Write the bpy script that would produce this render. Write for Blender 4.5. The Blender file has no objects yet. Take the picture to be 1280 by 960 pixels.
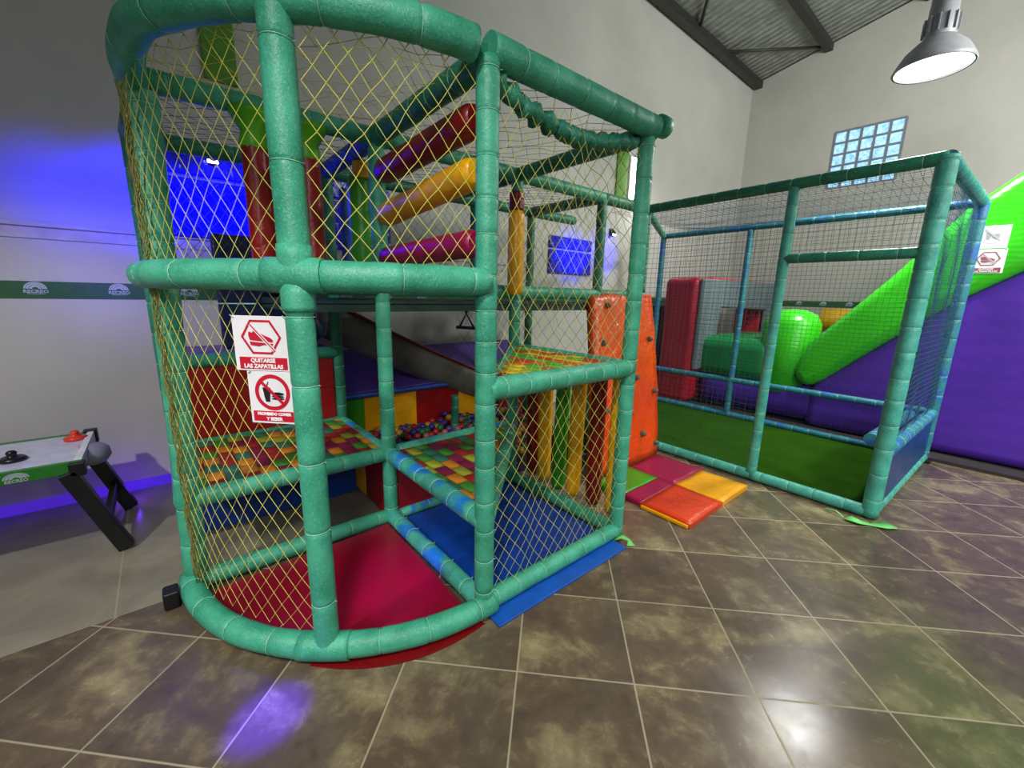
import bpy, bmesh, math, random
from mathutils import Vector, Matrix, noise as mnoise
R = math.radians
random.seed(7)
scene = bpy.context.scene
COL = scene.collection

# ------------------------------------------------------------------ materials
def new_mat(name):
    m = bpy.data.materials.new(name); m.use_nodes = True
    nt = m.node_tree
    b = nt.nodes['Principled BSDF']
    return m, nt, b
def lin(c):
    return tuple((x/12.92 if x <= .04045 else ((x+.055)/1.055)**2.4) for x in c)
def rgb(r, g, b): return lin((r/255, g/255, b/255)) + (1,)
def N(nt, t, **k):
    n = nt.nodes.new(t)
    for a, v in k.items(): setattr(n, a, v)
    return n
def objcoord(nt):
    return N(nt, 'ShaderNodeTexCoord').outputs['Object']
def wpos(nt):
    return N(nt, 'ShaderNodeNewGeometry').outputs['Position']
def noise(nt, vec, scale, detail=3, rough=.55, dist=0):
    n = N(nt, 'ShaderNodeTexNoise')
    n.inputs['Scale'].default_value = scale; n.inputs['Detail'].default_value = detail
    n.inputs['Roughness'].default_value = rough; n.inputs['Distortion'].default_value = dist
    nt.links.new(vec, n.inputs['Vector'])
    return n.outputs['Fac']
def ramp(nt, fac, stops, interp='LINEAR'):
    n = N(nt, 'ShaderNodeValToRGB'); cr = n.color_ramp; cr.interpolation = interp
    while len(cr.elements) < len(stops): cr.elements.new(.5)
    for e, (p, c) in zip(cr.elements, stops): e.position = p; e.color = c
    nt.links.new(fac, n.inputs['Fac'])
    return n.outputs['Color']
def math_(nt, op, a, b=None, c=None):
    n = N(nt, 'ShaderNodeMath', operation=op)
    for i, v in enumerate((a, b, c)):
        if v is None: continue
        if isinstance(v, (int, float)): n.inputs[i].default_value = v
        else: nt.links.new(v, n.inputs[i])
    return n.outputs[0]
def mixc(nt, fac, a, b, mode='MIX'):
    n = N(nt, 'ShaderNodeMix', data_type='RGBA', blend_type=mode)
    for s, v in ((n.inputs['Factor'], fac), (n.inputs[6], a), (n.inputs[7], b)):
        if isinstance(v, (int, float)): s.default_value = v
        elif isinstance(v, tuple): s.default_value = v
        else: nt.links.new(v, s)
    return n.outputs[2]
def bump(nt, b, h, strength=.3, dist=.01):
    n = N(nt, 'ShaderNodeBump'); n.inputs['Strength'].default_value = strength
    n.inputs['Distance'].default_value = dist
    nt.links.new(h, n.inputs['Height']); nt.links.new(n.outputs[0], b.inputs['Normal'])
def setin(b, **k):
    for a, v in k.items(): b.inputs[a.replace('_', ' ')].default_value = v
_mc = {}
def plain(name, col, rough=.5, metal=0, var=.12, scale=14, bmp=.15, bs=60, spec=.5, emis=None, es=0):
    if name in _mc: return _mc[name]
    m, nt, b = new_mat(name)
    v = wpos(nt)
    f = noise(nt, v, scale)
    c = rgb(*col)
    lo = tuple(x*(1-var) for x in c[:3]) + (1,); hi = tuple(min(1, x*(1+var)) for x in c[:3]) + (1,)
    nt.links.new(ramp(nt, f, [(.3, lo), (.7, hi)]), b.inputs['Base Color'])
    setin(b, Roughness=rough, Metallic=metal)
    b.inputs['Specular IOR Level'].default_value = spec
    if bmp: bump(nt, b, noise(nt, v, bs, 2), bmp, .004)
    if emis:
        b.inputs['Emission Color'].default_value = rgb(*emis); b.inputs['Emission Strength'].default_value = es
    _mc[name] = m
    return m

def foam_mat(name, base, hi, worn=None, wamt=.55, rough=.42):
    m, nt, b = new_mat(name)
    v = wpos(nt)
    f = noise(nt, v, 9, 4)
    c = ramp(nt, f, [(.3, rgb(*base)), (.75, rgb(*hi))])
    if worn:
        f2 = noise(nt, v, 5.5, 2, .5, .5)
        k = ramp(nt, f2, [(wamt-.04, (0, 0, 0, 1)), (wamt+.06, (1, 1, 1, 1))])
        c = mixc(nt, k, c, rgb(*worn))
    # fine pale scuffs
    f3 = noise(nt, v, 130, 4)
    c = mixc(nt, ramp(nt, f3, [(.55, (0, 0, 0, 1)), (.8, (.6, .6, .6, 1))]), c, rgb(150, 215, 190))
    nt.links.new(c, b.inputs['Base Color'])
    setin(b, Roughness=rough)
    bump(nt, b, noise(nt, v, 90, 4, .6, .6), .45, .006)
    return m
FOAM = foam_mat('teal_foam_sleeve', (42, 142, 110), (78, 184, 150))
FOAMB = foam_mat('worn_blue_teal_sleeve', (50, 150, 128), (84, 186, 162), (20, 120, 210), .59)
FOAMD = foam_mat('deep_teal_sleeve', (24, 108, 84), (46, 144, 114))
FOAMC = foam_mat('cage_teal_sleeve', (46, 138, 126), (84, 188, 166))
FOAMCB = foam_mat('cage_blue_sleeve', (30, 104, 124), (48, 136, 146), (26, 96, 170), .58)
FOAMBL = foam_mat('blue_sleeve', (24, 60, 170), (34, 84, 200))
TIE = plain('pale_cable_tie', (160, 212, 188), .4)
YNET = plain('yellow_net_cord', (206, 202, 92), .6, bmp=0)
ONET = plain('olive_net_cord', (128, 128, 62), .7, bmp=0)
GNET = plain('grey_net_cord', (92, 84, 80), .8, bmp=0)
DNET = plain('dark_green_net_cord', (44, 66, 70), .8, bmp=0)
BNET = plain('blue_net_cord', (30, 80, 110), .8, bmp=0)
def vinyl(name, col, rough=.35, bmp=.35):
    if name in _mc: return _mc[name]
    m, nt, b = new_mat(name)
    v = wpos(nt)
    f = noise(nt, v, 4, 3)
    c = rgb(*col)
    nt.links.new(ramp(nt, f, [(.3, tuple(x*.82 for x in c[:3])+(1,)), (.7, tuple(min(1, x*1.1) for x in c[:3])+(1,))]), b.inputs['Base Color'])
    setin(b, Roughness=rough)
    bump(nt, b, noise(nt, v, 11, 3, .5, 1.2), bmp, .02)
    _mc[name] = m
    return m
RED = vinyl('red_vinyl', (142, 10, 12)); DRED = vinyl('dark_red_vinyl', (120, 8, 14))
YEL = vinyl('yellow_vinyl', (236, 168, 10)); GRN = vinyl('green_vinyl', (52, 150, 20))
BLU = vinyl('blue_vinyl', (12, 62, 150)); NAVY = vinyl('navy_vinyl', (18, 32, 78))
ORA = vinyl('orange_vinyl', (226, 74, 14), .3, .6); PUR = vinyl('purple_vinyl', (84, 60, 150), .4)
MAG = vinyl('magenta_vinyl', (150, 14, 66)); CHOLD = plain('grey_climbing_hold', (92, 98, 78), .8)
ORR = vinyl('orange_red_vinyl', (214, 62, 22)); LIME = vinyl('lime_cloth', (110, 210, 110), .6)
GREYSL = plain('grey_slide_shell', (112, 113, 105), .45, var=.35, scale=4)
BLACK = plain('black_plastic', (16, 16, 20), .45)
WHITE = plain('white_plastic', (225, 225, 225), .5)
STEEL = plain('dark_steel', (70, 70, 68), .5, .6)

def woven_mat():
    m, nt, b = new_mat('woven_patchwork_straps')
    v = objcoord(nt)
    sx = N(nt, 'ShaderNodeSeparateXYZ'); nt.links.new(v, sx.inputs[0])
    ux = math_(nt, 'DIVIDE', sx.outputs[0], .12); uy = math_(nt, 'DIVIDE', sx.outputs[1], .075)
    fy = math_(nt, 'FLOOR', uy)
    ux2 = math_(nt, 'ADD', ux, math_(nt, 'MULTIPLY', fy, .5))
    fx = math_(nt, 'FLOOR', ux2)
    cb = N(nt, 'ShaderNodeCombineXYZ'); nt.links.new(fx, cb.inputs[0]); nt.links.new(fy, cb.inputs[1])
    wn = N(nt, 'ShaderNodeTexWhiteNoise', noise_dimensions='2D'); nt.links.new(cb.outputs[0], wn.inputs['Vector'])
    c = ramp(nt, wn.outputs['Value'], [(0, rgb(158, 34, 30)), (.26, rgb(206, 128, 30)), (.42, rgb(66, 136, 44)), (.6, rgb(156, 160, 44)), (.7, rgb(128, 20, 62)), (.88, rgb(46, 112, 88))], 'CONSTANT')
    gx = math_(nt, 'FRACT', ux2); gy = math_(nt, 'FRACT', uy)
    px = math_(nt, 'MULTIPLY', math_(nt, 'SINE', math_(nt, 'MULTIPLY', gx, math.pi)), math_(nt, 'SINE', math_(nt, 'MULTIPLY', gy, math.pi)))
    k = ramp(nt, px, [(.02, (.5, .5, .5, 1)), (.3, (1, 1, 1, 1))])
    nt.links.new(mixc(nt, 1., c, k, 'MULTIPLY'), b.inputs['Base Color'])
    setin(b, Roughness=.6)
    bump(nt, b, px, .6, .02)
    return m
WOVEN = woven_mat()

# ------------------------------------------------------------------ floor materials
TO = 0.45
ORG = (-0.983, 2.327); ANG = R(-44.2)
def floor_mat():
    m, nt, b = new_mat('brown_stone_look_tiles')
    v = wpos(nt)
    mp = N(nt, 'ShaderNodeMapping'); nt.links.new(v, mp.inputs['Vector'])
    mp.inputs['Rotation'].default_value = (0, 0, ANG)
    mp.inputs['Location'].default_value = (ORG[0]+.085, ORG[1]-1.343, 0)
    s = N(nt, 'ShaderNodeSeparateXYZ'); nt.links.new(mp.outputs[0], s.inputs[0])
    ux = math_(nt, 'DIVIDE', s.outputs[0], TO); uy = math_(nt, 'DIVIDE', s.outputs[1], TO)
    fx = math_(nt, 'FLOOR', ux); fy = math_(nt, 'FLOOR', uy)
    gx = math_(nt, 'FRACT', ux); gy = math_(nt, 'FRACT', uy)
    def edge(g): return math_(nt, 'MINIMUM', g, math_(nt, 'SUBTRACT', 1, g))
    e = math_(nt, 'MINIMUM', edge(gx), edge(gy))
    cb = N(nt, 'ShaderNodeCombineXYZ'); nt.links.new(fx, cb.inputs[0]); nt.links.new(fy, cb.inputs[1])
    wn = N(nt, 'ShaderNodeTexWhiteNoise', noise_dimensions='2D'); nt.links.new(cb.outputs[0], wn.inputs['Vector'])
    # per tile offset pattern
    off = N(nt, 'ShaderNodeVectorMath', operation='MULTIPLY_ADD')
    nt.links.new(wn.outputs['Color'], off.inputs[0]); off.inputs[1].default_value = (7, 7, 7); nt.links.new(mp.outputs[0], off.inputs[2])
    n1 = noise(nt, off.outputs[0], 2.6, 7, .62, .7)
    n2 = noise(nt, off.outputs[0], 11, 6, .65, .3)
    f = math_(nt, 'ADD', math_(nt, 'MULTIPLY', n1, .66), math_(nt, 'MULTIPLY', n2, .34))
    c = ramp(nt, f, [(.38, rgb(80, 67, 57)), (.5, rgb(97, 83, 67)), (.58, rgb(124, 111, 84)), (.69, rgb(156, 144, 106))])
    t = math_(nt, 'MULTIPLY_ADD', wn.outputs['Value'], .3, .85)
    cc = N(nt, 'ShaderNodeCombineColor')
    for i in range(3): nt.links.new(t, cc.inputs[i])
    c = mixc(nt, 1., c, cc.outputs[0], 'MULTIPLY')
    g = ramp(nt, e, [(.004, (1, 1, 1, 1)), (.0085, (0, 0, 0, 1))])
    c = mixc(nt, math_(nt, 'MULTIPLY', g, .8), c, rgb(176, 166, 138))
    nt.links.new(c, b.inputs['Base Color'])
    rr = math_(nt, 'MULTIPLY_ADD', n2, .22, .14)
    nt.links.new(math_(nt, 'ADD', rr, math_(nt, 'MULTIPLY', g, .4)), b.inputs['Roughness'])
    bump(nt, b, math_(nt, 'SUBTRACT', math_(nt, 'MULTIPLY', n2, .15), g), .12, .004)
    return m
def strip_mat():
    m, nt, b = new_mat('pale_polished_tiles')
    v = wpos(nt)
    s = N(nt, 'ShaderNodeSeparateXYZ'); nt.links.new(v, s.inputs[0])
    uy = math_(nt, 'FRACT', math_(nt, 'DIVIDE', math_(nt, 'ADD', s.outputs[1], 1.3), 1.2))
    ux = math_(nt, 'FRACT', math_(nt, 'DIVIDE', math_(nt, 'ADD', s.outputs[0], 0.0), 1.2))
    e = math_(nt, 'MINIMUM', math_(nt, 'MINIMUM', uy, math_(nt, 'SUBTRACT', 1, uy)), math_(nt, 'MINIMUM', ux, math_(nt, 'SUBTRACT', 1, ux)))
    f = noise(nt, v, 2.2, 5, .6, .8)
    c = ramp(nt, f, [(.3, rgb(118, 112, 98)), (.7, rgb(152, 146, 124))])
    g = ramp(nt, e, [(.002, (1, 1, 1, 1)), (.004, (0, 0, 0, 1))])
    c = mixc(nt, math_(nt, 'MULTIPLY', g, .5), c, rgb(186, 180, 160))
    nt.links.new(c, b.inputs['Base Color'])
    setin(b, Roughness=.22)
    return m
def wall_mat(name, col):
    m, nt, b = new_mat(name)
    v = wpos(nt)
    f = noise(nt, v, 1.3, 4, .6)
    c = rgb(*col)
    nt.links.new(ramp(nt, f, [(.25, tuple(x*.88 for x in c[:3])+(1,)), (.75, tuple(x*1.04 for x in c[:3])+(1,))]), b.inputs['Base Color'])
    setin(b, Roughness=.75)
    b.inputs['Specular IOR Level'].default_value = .25
    bump(nt, b, noise(nt, v, 35, 4), .12, .01)
    return m
def ceil_mat():
    m, nt, b = new_mat('silver_insulation_film')
    v = wpos(nt)
    w = N(nt, 'ShaderNodeTexWave', wave_type='BANDS', bands_direction='Y'); w.inputs['Scale'].default_value = 2.6
    w.inputs['Distortion'].default_value = 1.2; w.inputs['Detail'].default_value = 2
    nt.links.new(v, w.inputs['Vector'])
    f = noise(nt, v, 6, 4, .6, 1)
    nt.links.new(ramp(nt, f, [(.3, rgb(128, 132, 126)), (.7, rgb(168, 172, 166))]), b.inputs['Base Color'])
    setin(b, Roughness=.45, Metallic=.25)
    h = math_(nt, 'ADD', w.outputs['Fac'], math_(nt, 'MULTIPLY', f, .8))
    bump(nt, b, h, .5, .05)
    return m

# ------------------------------------------------------------------ mesh helpers
class MB:
    def __init__(s): s.bm = bmesh.new(); s.mats = []
    def mi(s, m):
        if m not in s.mats: s.mats.append(m)
        return s.mats.index(m)
    def box(s, lo, hi, m, mtx=None):
        i = s.mi(m)
        c = [(lo[0] if not k & 1 else hi[0], lo[1] if not k & 2 else hi[1], lo[2] if not k & 4 else hi[2]) for k in range(8)]
        vs = [s.bm.verts.new(mtx @ Vector(p) if mtx else p) for p in c]
        for f in ((0, 2, 3, 1), (4, 5, 7, 6), (0, 1, 5, 4), (2, 6, 7, 3), (0, 4, 6, 2), (1, 3, 7, 5)):
            fc = s.bm.faces.new([vs[k] for k in f]); fc.material_index = i
        return s
    def prism(s, poly, depth_axis, d0, d1, m):
        """poly of 2D points extruded along axis 'x','y' or 'z'"""
        i = s.mi(m)
        def P(p, d):
            return {'x': (d, p[0], p[1]), 'y': (p[0], d, p[1]), 'z': (p[0], p[1], d)}[depth_axis]
        A = [s.bm.verts.new(P(p, d0)) for p in poly]; B = [s.bm.verts.new(P(p, d1)) for p in poly]
        n = len(poly)
        fs = [s.bm.faces.new(A), s.bm.faces.new(B[::-1])] + [s.bm.faces.new((A[k], B[k], B[(k+1) % n], A[(k+1) % n])) for k in range(n)]
        for f in fs: f.material_index = i
        return s
    def tube(s, pts, rad, m, seg=12, caps=True, rf=None, closed=False, smooth=True):
        """pts list of Vectors, rad number; rf(k)->radius factor"""
        i = s.mi(m)
        pts = [Vector(p) for p in pts]; n = len(pts)
        rings = []
        t0 = (pts[1]-pts[0]).normalized()
        up = Vector((0, 0, 1)) if abs(t0.z) < .9 else Vector((1, 0, 0))
        for k in range(n):
            if closed: t = (pts[(k+1) % n]-pts[k-1]).normalized()
            else: t = (pts[min(k+1, n-1)]-pts[max(k-1, 0)]).normalized()
            x = t.cross(up)
            if x.length < 1e-4: x = t.cross(Vector((0, 1, 0)))
            x.normalize(); y = x.cross(t)
            up = y
            rr = rad*(rf(k) if rf else 1)
            rings.append([s.bm.verts.new(pts[k]+x*math.cos(a)*rr+y*math.sin(a)*rr) for a in [2*math.pi*j/seg for j in range(seg)]])
        kk = n if closed else n-1
        for k in range(kk):
            a, b = rings[k], rings[(k+1) % n]
            for j in range(seg):
                f = s.bm.faces.new((a[j], a[(j+1) % seg], b[(j+1) % seg], b[j])); f.material_index = i; f.smooth = smooth
        if caps and not closed:
            for rg in (rings[0][::-1], rings[-1]):
                f = s.bm.faces.new(rg); f.material_index = i
        return s
    def lathe(s, prof, m, seg=24, mtx=None, smooth=True):
        """prof list (r,z)"""
        i = s.mi(m); rings = []
        for r_, z in prof:
            if r_ < 1e-5:
                p = Vector((0, 0, z)); rings.append([s.bm.verts.new(mtx @ p if mtx else p)])
            else:
                rg = []
                for j in range(seg):
                    p = Vector((r_*math.cos(2*math.pi*j/seg), r_*math.sin(2*math.pi*j/seg), z)); rg.append(s.bm.verts.new(mtx @ p if mtx else p))
                rings.append(rg)
        for a, b in zip(rings, rings[1:]):
            for j in range(seg):
                q = [a[j % len(a)], a[(j+1) % len(a)], b[(j+1) % len(b)], b[j % len(b)]]
                u = []
                for v in q:
                    if v not in u: u.append(v)
                if len(u) > 2:
                    f = s.bm.faces.new(u); f.material_index = i; f.smooth = smooth
        return s
    def poly(s, pts, m):
        f = s.bm.faces.new([s.bm.verts.new(p) for p in pts]); f.material_index = s.mi(m); return s
    def build(s, name, parent=None, loc=None, bevel=0, bseg=3, smooth=False, sub=0):
        bmesh.ops.recalc_face_normals(s.bm, faces=s.bm.faces)
        me = bpy.data.meshes.new(name); s.bm.to_mesh(me); s.bm.free()
        for m in s.mats: me.materials.append(m)
        o = bpy.data.objects.new(name, me); COL.objects.link(o)
        if parent: o.parent = parent
        if loc is not None:
            l = Vector(loc); me.transform(Matrix.Translation(-l)); o.location = l
        if smooth:
            for p in me.polygons: p.use_smooth = True
        if bevel:
            md = o.modifiers.new('soft', 'BEVEL'); md.width = bevel; md.segments = bseg; md.limit_method = 'ANGLE'; md.angle_limit = R(25)
            md.use_clamp_overlap = True
            md.harden_normals = False
            for p in me.polygons: p.use_smooth = True
            w = o.modifiers.new('wn', 'WEIGHTED_NORMAL'); w.keep_sharp = True
        if sub:
            md = o.modifiers.new('sub', 'SUBSURF'); md.levels = sub; md.render_levels = sub
        return o
def tag(o, label=None, cat=None, group=None, kind=None):
    if label: o['label'] = label
    if cat: o['category'] = cat
    if group: o['group'] = group
    if kind: o['kind'] = kind
    return o
def empty(name, loc, label, cat, group=None, rz=0):
    o = bpy.data.objects.new(name, None); COL.objects.link(o); o.location = loc; o.rotation_euler = (0, 0, rz)
    o.empty_display_size = .1
    return tag(o, label, cat, group)
def under(root, o):
    """parent keeping world coordinates (root only translated/rotated)"""
    o.parent = root
    o.matrix_parent_inverse = Matrix.Translation(root.location).inverted() if root.rotation_euler.z == 0 else (Matrix.Translation(root.location) @ Matrix.Rotation(root.rotation_euler.z, 4, 'Z')).inverted()
    return o

def foam(name, pts, rad, mat, root, tie=.17, first=None, seg=14, wob=.035, ties=True, label=None, caps=True):
    """padded tube along a poly line, sleeves pinched by cable ties"""
    pts = [Vector(p) for p in pts]
    L = [0]
    for a, b in zip(pts, pts[1:]): L.append(L[-1]+(b-a).length)
    tot = L[-1]
    def at(d):
        d = max(0, min(tot, d))
        for k in range(len(L)-1):
            if d <= L[k+1] or k == len(L)-2:
                return pts[k].lerp(pts[k+1], (d-L[k])/max(1e-6, L[k+1]-L[k]))
    tp = []
    d = first if first is not None else random.uniform(.05, tie)
    while d < tot-.02:
        tp.append(d); d += tie*random.uniform(.85, 1.15)
    if not ties: tp = []
    ds = sorted(set([0, tot] + [k*.035 for k in range(1, int(tot/.035)+1)] + [t+e for t in tp for e in (-.012, -.004, 0, .004, .012) if 0 < t+e < tot]))
    sd = random.uniform(0, 99)
    def rf(k):
        d = ds[k]; f = 1+wob*mnoise.noise(Vector((d*9, sd, 0)))
        for t in tp:
            f -= .1*math.exp(-((d-t)/.006)**2)
        return f
    mb = MB()
    mb.tube([at(d) for d in ds], rad, mat, seg, caps=caps, rf=rf)
    for t in tp:
        c = at(t); tn = (at(t+.01)-at(t-.01)).normalized()
        x = tn.orthogonal().normalized(); y = tn.cross(x)
        rr = rad*.955
        mb.tube([c+x*math.cos(q)*rr+y*math.sin(q)*rr for q in [2*math.pi*j/14 for j in range(14)]], .0015, TIE, 4, closed=True)
        # tie tail
        p = c+x*rr
        mb.tube([p, p+x*.01], .0015, TIE, 3)
    o = mb.build(name)
    if root: under(root, o)
    if label: o['label'] = label
    return o

def net(name, P, nu, nv, rad, mat, root=None, diamond=True, amp=.012, knots=True, seed=0, mask=None):
    """P(u,v)->Vector and normal-ish displacement by noise; u,v in 0..1"""
    mb = MB(); i = mb.mi(mat); bm = mb.bm
    def node(a, b):
        u, v = a/nu, b/nv
        du = mnoise.noise(Vector((u*6, v*6, seed+.3)))*amp; dv = mnoise.noise(Vector((u*6, v*6, seed+9.3)))*amp
        edge = min(1, 6*min(u, 1-u)+.0)
        return P(min(1, max(0, u)), min(1, max(0, v)), du*edge, dv)
    def seg(p, q):
        t = (q-p)
        if t.length < 1e-6: return
        t.normalize(); x = t.orthogonal().normalized(); y = t.cross(x)
        A = [bm.verts.new(p+(x*math.cos(k)+y*math.sin(k))*rad) for k in (0, 2.094, 4.189)]
        B = [bm.verts.new(q+(x*math.cos(k)+y*math.sin(k))*rad) for k in (0, 2.094, 4.189)]
        for k in range(3):
            f = bm.faces.new((A[k], A[(k+1) % 3], B[(k+1) % 3], B[k])); f.material_index = i; f.smooth = True
    def knot(p, r):
        V = [bm.verts.new(p+Vector(d)*r) for d in ((1, 0, 0), (-1, 0, 0), (0, 1, 0), (0, -1, 0), (0, 0, 1), (0, 0, -1))]
        for a, b, c in ((0, 2, 4), (2, 1, 4), (1, 3, 4), (3, 0, 4), (2, 0, 5), (1, 2, 5), (3, 1, 5), (0, 3, 5)):
            bm.faces.new((V[a], V[b], V[c])).material_index = i
    cache = {}
    def nd(a, b):
        if (a, b) not in cache: cache[(a, b)] = node(a, b)
        return cache[(a, b)]
    for b in range(nv+1):
        for a in range(nu+1):
            if diamond:
                if (a+b) % 2: continue
                if mask and not mask(a/nu, b/nv): continue
                if knots: knot(nd(a, b), rad*2.0)
                if b < nv:
                    for s in (-1, 1):
                        if 0 <= a+s <= nu and (not mask or mask((a+s)/nu, (b+1)/nv)): seg(nd(a, b), nd(a+s, b+1))
            else:
                if a < nu: seg(nd(a, b), nd(a+1, b))
                if b < nv: seg(nd(a, b), nd(a, b+1))
    o = mb.build(name)
    if root: under(root, o)
    return o

def text(s, size, m, name, parent, loc, rot=(R(90), 0, 0), bold=.0, xs=1):
    cu = bpy.data.curves.new(name, 'FONT'); cu.body = s; cu.size = size; cu.align_x = 'CENTER'; cu.align_y = 'CENTER'
    cu.extrude = .0006; cu.offset = bold; cu.resolution_u = 2
    o = bpy.data.objects.new(name, cu); COL.objects.link(o)
    bpy.context.view_layer.update()
    me = bpy.data.meshes.new_from_object(o.evaluated_get(bpy.context.evaluated_depsgraph_get()))
    bpy.data.objects.remove(o); me.materials.clear(); me.materials.append(m)
    o = bpy.data.objects.new(name, me); COL.objects.link(o)
    o.parent = parent; o.location = loc; o.rotation_euler = rot; o.scale = (xs, 1, 1)
    return o

# ================================================================== room
AW = -1.55; BW = 8.16
WALL = wall_mat('white_painted_wall', (196, 194, 190))
WALLR = wall_mat('white_painted_gable', (186, 185, 178))
o = MB().box((0, -7, -.1), (9, BW, 0), floor_mat()).build('floor'); o['kind'] = 'structure'
o = MB().box((AW, -7, -.1), (0, BW, 0), strip_mat()).build('floor'); o['kind'] = 'structure'
o = MB().box((AW-.15, -7, -.1), (AW, BW+.15, 5.45), WALL).build('wall_left'); o['kind'] = 'structure'
def cz(a): return 5.45+.2*(a-AW)
# right wall with the glass block opening
wx0, wx1, wz0, wz1 = -.1, .8, 3.38, 4.27
mb = MB()
mb.prism([(AW, -.1), (wx0, -.1), (wx0, cz(wx0)), (AW, cz(AW))], 'y', BW, BW+.15, WALLR)
mb.prism([(wx1, -.1), (9, -.1), (9, cz(9)), (wx1, cz(wx1))], 'y', BW, BW+.15, WALLR)
mb.prism([(wx0, -.1), (wx1, -.1), (wx1, wz0), (wx0, wz0)], 'y', BW, BW+.15, WALLR)
mb.prism([(wx0, wz1), (wx1, wz1), (wx1, cz(wx1)), (wx0, cz(wx0))], 'y', BW, BW+.15, WALLR)
mb.build('wall_right')['kind'] = 'structure'
mb = MB(); mb.prism([(AW-.15, cz(AW)), (9, cz(9)), (9, cz(9)+.1), (AW-.15, cz(AW)+.1)], 'y', -7, BW+.15, ceil_mat())
mb.build('ceiling')['kind'] = 'structure'
# window: mortar grid and glass blocks
MORT = plain('grey_mortar', (120, 128, 138), .7)
gm, nt, b = new_mat('blue_daylight_glass_block')
v = wpos(nt); f = noise(nt, v, 16, 3, .5, 1)
nt.links.new(ramp(nt, f, [(.3, rgb(120, 180, 225)), (.7, rgb(190, 228, 250))]), b.inputs['Base Color'])
nt.links.new(ramp(nt, f, [(.3, rgb(110, 175, 225)), (.7, rgb(195, 230, 250))]), b.inputs['Emission Color'])
setin(b, Roughness=.15); b.inputs['Emission Strength'].default_value = .75
bump(nt, b, f, .4, .02)
wr = bpy.data.objects.new('window_1', None); COL.objects.link(wr); wr.location = (.35, BW, 3.8); wr['kind'] = 'structure'
mb = MB(); nx = 5; nz = 5; dx = (wx1-wx0)/nx; dz = (wz1-wz0)/nz
for i in range(nx+1): mb.box((wx0+i*dx-.017, BW-.005, wz0), (wx0+i*dx+.017, BW+.12, wz1), MORT)
for i in range(nz+1): mb.box((wx0, BW-.006, wz0+i*dz-.014), (wx1, BW+.121, wz0+i*dz+.014), MORT)
under(wr, mb.build('window_frame'))
mb = MB()
for i in range(nx):
    for j in range(nz): mb.box((wx0+i*dx+.012, BW+.01, wz0+j*dz+.012), (wx0+(i+1)*dx-.012, BW+.1, wz0+(j+1)*dz-.012), gm)
under(wr, mb.build('window_pane', bevel=.012, bseg=2))

# wall ledge, led base strip
LEDGE = plain('wall_ledge_paint', (186, 182, 176), .6)
mb = MB(); mb.box((AW, -7, 1.79), (AW+.022, 2.5, 1.812), LEDGE); mb.box((AW, -7, 1.72), (AW+.008, 2.5, 1.79), LEDGE)
mb.build('trim_1')['kind'] = 'structure'
LEDP = plain('violet_led_strip', (60, 36, 180), .5, emis=(88, 46, 220), es=.55, bmp=0)
mb = MB(); mb.box((AW, -7, 0), (AW+.02, -.2, .07), LEDP); mb.build('baseboard_left')['kind'] = 'structure'
# ceiling steel
mb = MB()
mb.box((AW+.05, 2.0, 5.36), (AW+.17, 8.16, 5.47), STEEL); mb.build('trim_2')['kind'] = 'structure'
mb = MB(); mb.box((-.44, 2.0, 5.58), (-.33, 8.16, 5.68), STEEL); mb.build('trim_3')['kind'] = 'structure'
mb = MB(); mb.tube([(-.4, 8.08, 5.63), (-1.42, 6.65, 5.45)], .022, STEEL, 8); mb.tube([(-1.42, 5.75, 5.45), (-.4, 4.35, 5.63)], .022, STEEL, 8)
mb.build('trim_4')['kind'] = 'structure'
mb = MB(); mb.box((.75, 2.0, 5.8), (.86, 8.16, 5.9), STEEL); mb.build('trim_5')['kind'] = 'structure'

# green emblem bands
BANDG = plain('green_band_print', (38, 92, 50), .5); BANDW = plain('pale_band_print', (176, 190, 196), .5)
def emblem(mb, cx, cz_, s, axis, face):
    """arch emblem: outer rainbow arcs; axis 'y' on the left wall, 'x' on the right wall"""
    def P(u, w, d):
        return (face+d, cx+u, cz_+w) if axis == 'y' else (cx+u, face-d, cz_+w)
    for r0, r1 in ((.012, .024), (.026, .036), (.038, .045)):
        n = 14
        for k in range(n):
            t0, t1 = math.pi*k/n, math.pi*(k+1)/n
            mb.poly([P(-math.cos(t)*r*s*1.15, math.sin(t)*r*s-.004*s, .0012) for t, r in ((t0, r0), (t0, r1), (t1, r1), (t1, r0))], BANDW)
    mb.poly([P(-.04*s, -.034*s, .0012), (P(.04*s, -.034*s, .0012)), P(.04*s, -.037*s, .0012), P(-.04*s, -.037*s, .0012)], BANDW)
bl = empty('wall_band', (AW, 0, 1.41), 'green printed band with pale arch emblems along the long left wall', 'wall band')
under(bl, MB().box((AW+.0005, -6, 1.362), (AW+.004, 8.1, 1.466), BANDG).build('strip'))
for k in range(-6, 22):
    y = -1.555+k*.375
    if y > 8: break
    mb = MB(); emblem(mb, y, 1.424, .95, 'y', AW+.004)
    e = under(bl, mb.build('emblem'))
    if k < 8:
        t = text('RECREO', .026, BANDW, 'lettering', e, (AW+.0052, y, 1.404), (R(90), 0, R(90)), .0008, 1.1)
br = empty('wall_band', (3, BW, 1.41), 'green printed band with pale arch emblems on the gable wall behind the inflatable', 'wall band')
under(br, MB().box((-1.5, BW-.004, 1.362), (7, BW-.0005, 1.466), BANDG).build('strip'))
for k in range(0, 22):
    mb = MB(); emblem(mb, -1.35+k*.375, 1.424, .95, 'x', BW-.004)
    e = under(br, mb.build('emblem'))
    if 2 < k < 14: text('RECREO', .026, BANDW, 'lettering', e, (-1.35+k*.375, BW-.0052, 1.404), (R(90), 0, 0), .0008, 1.1)

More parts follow.
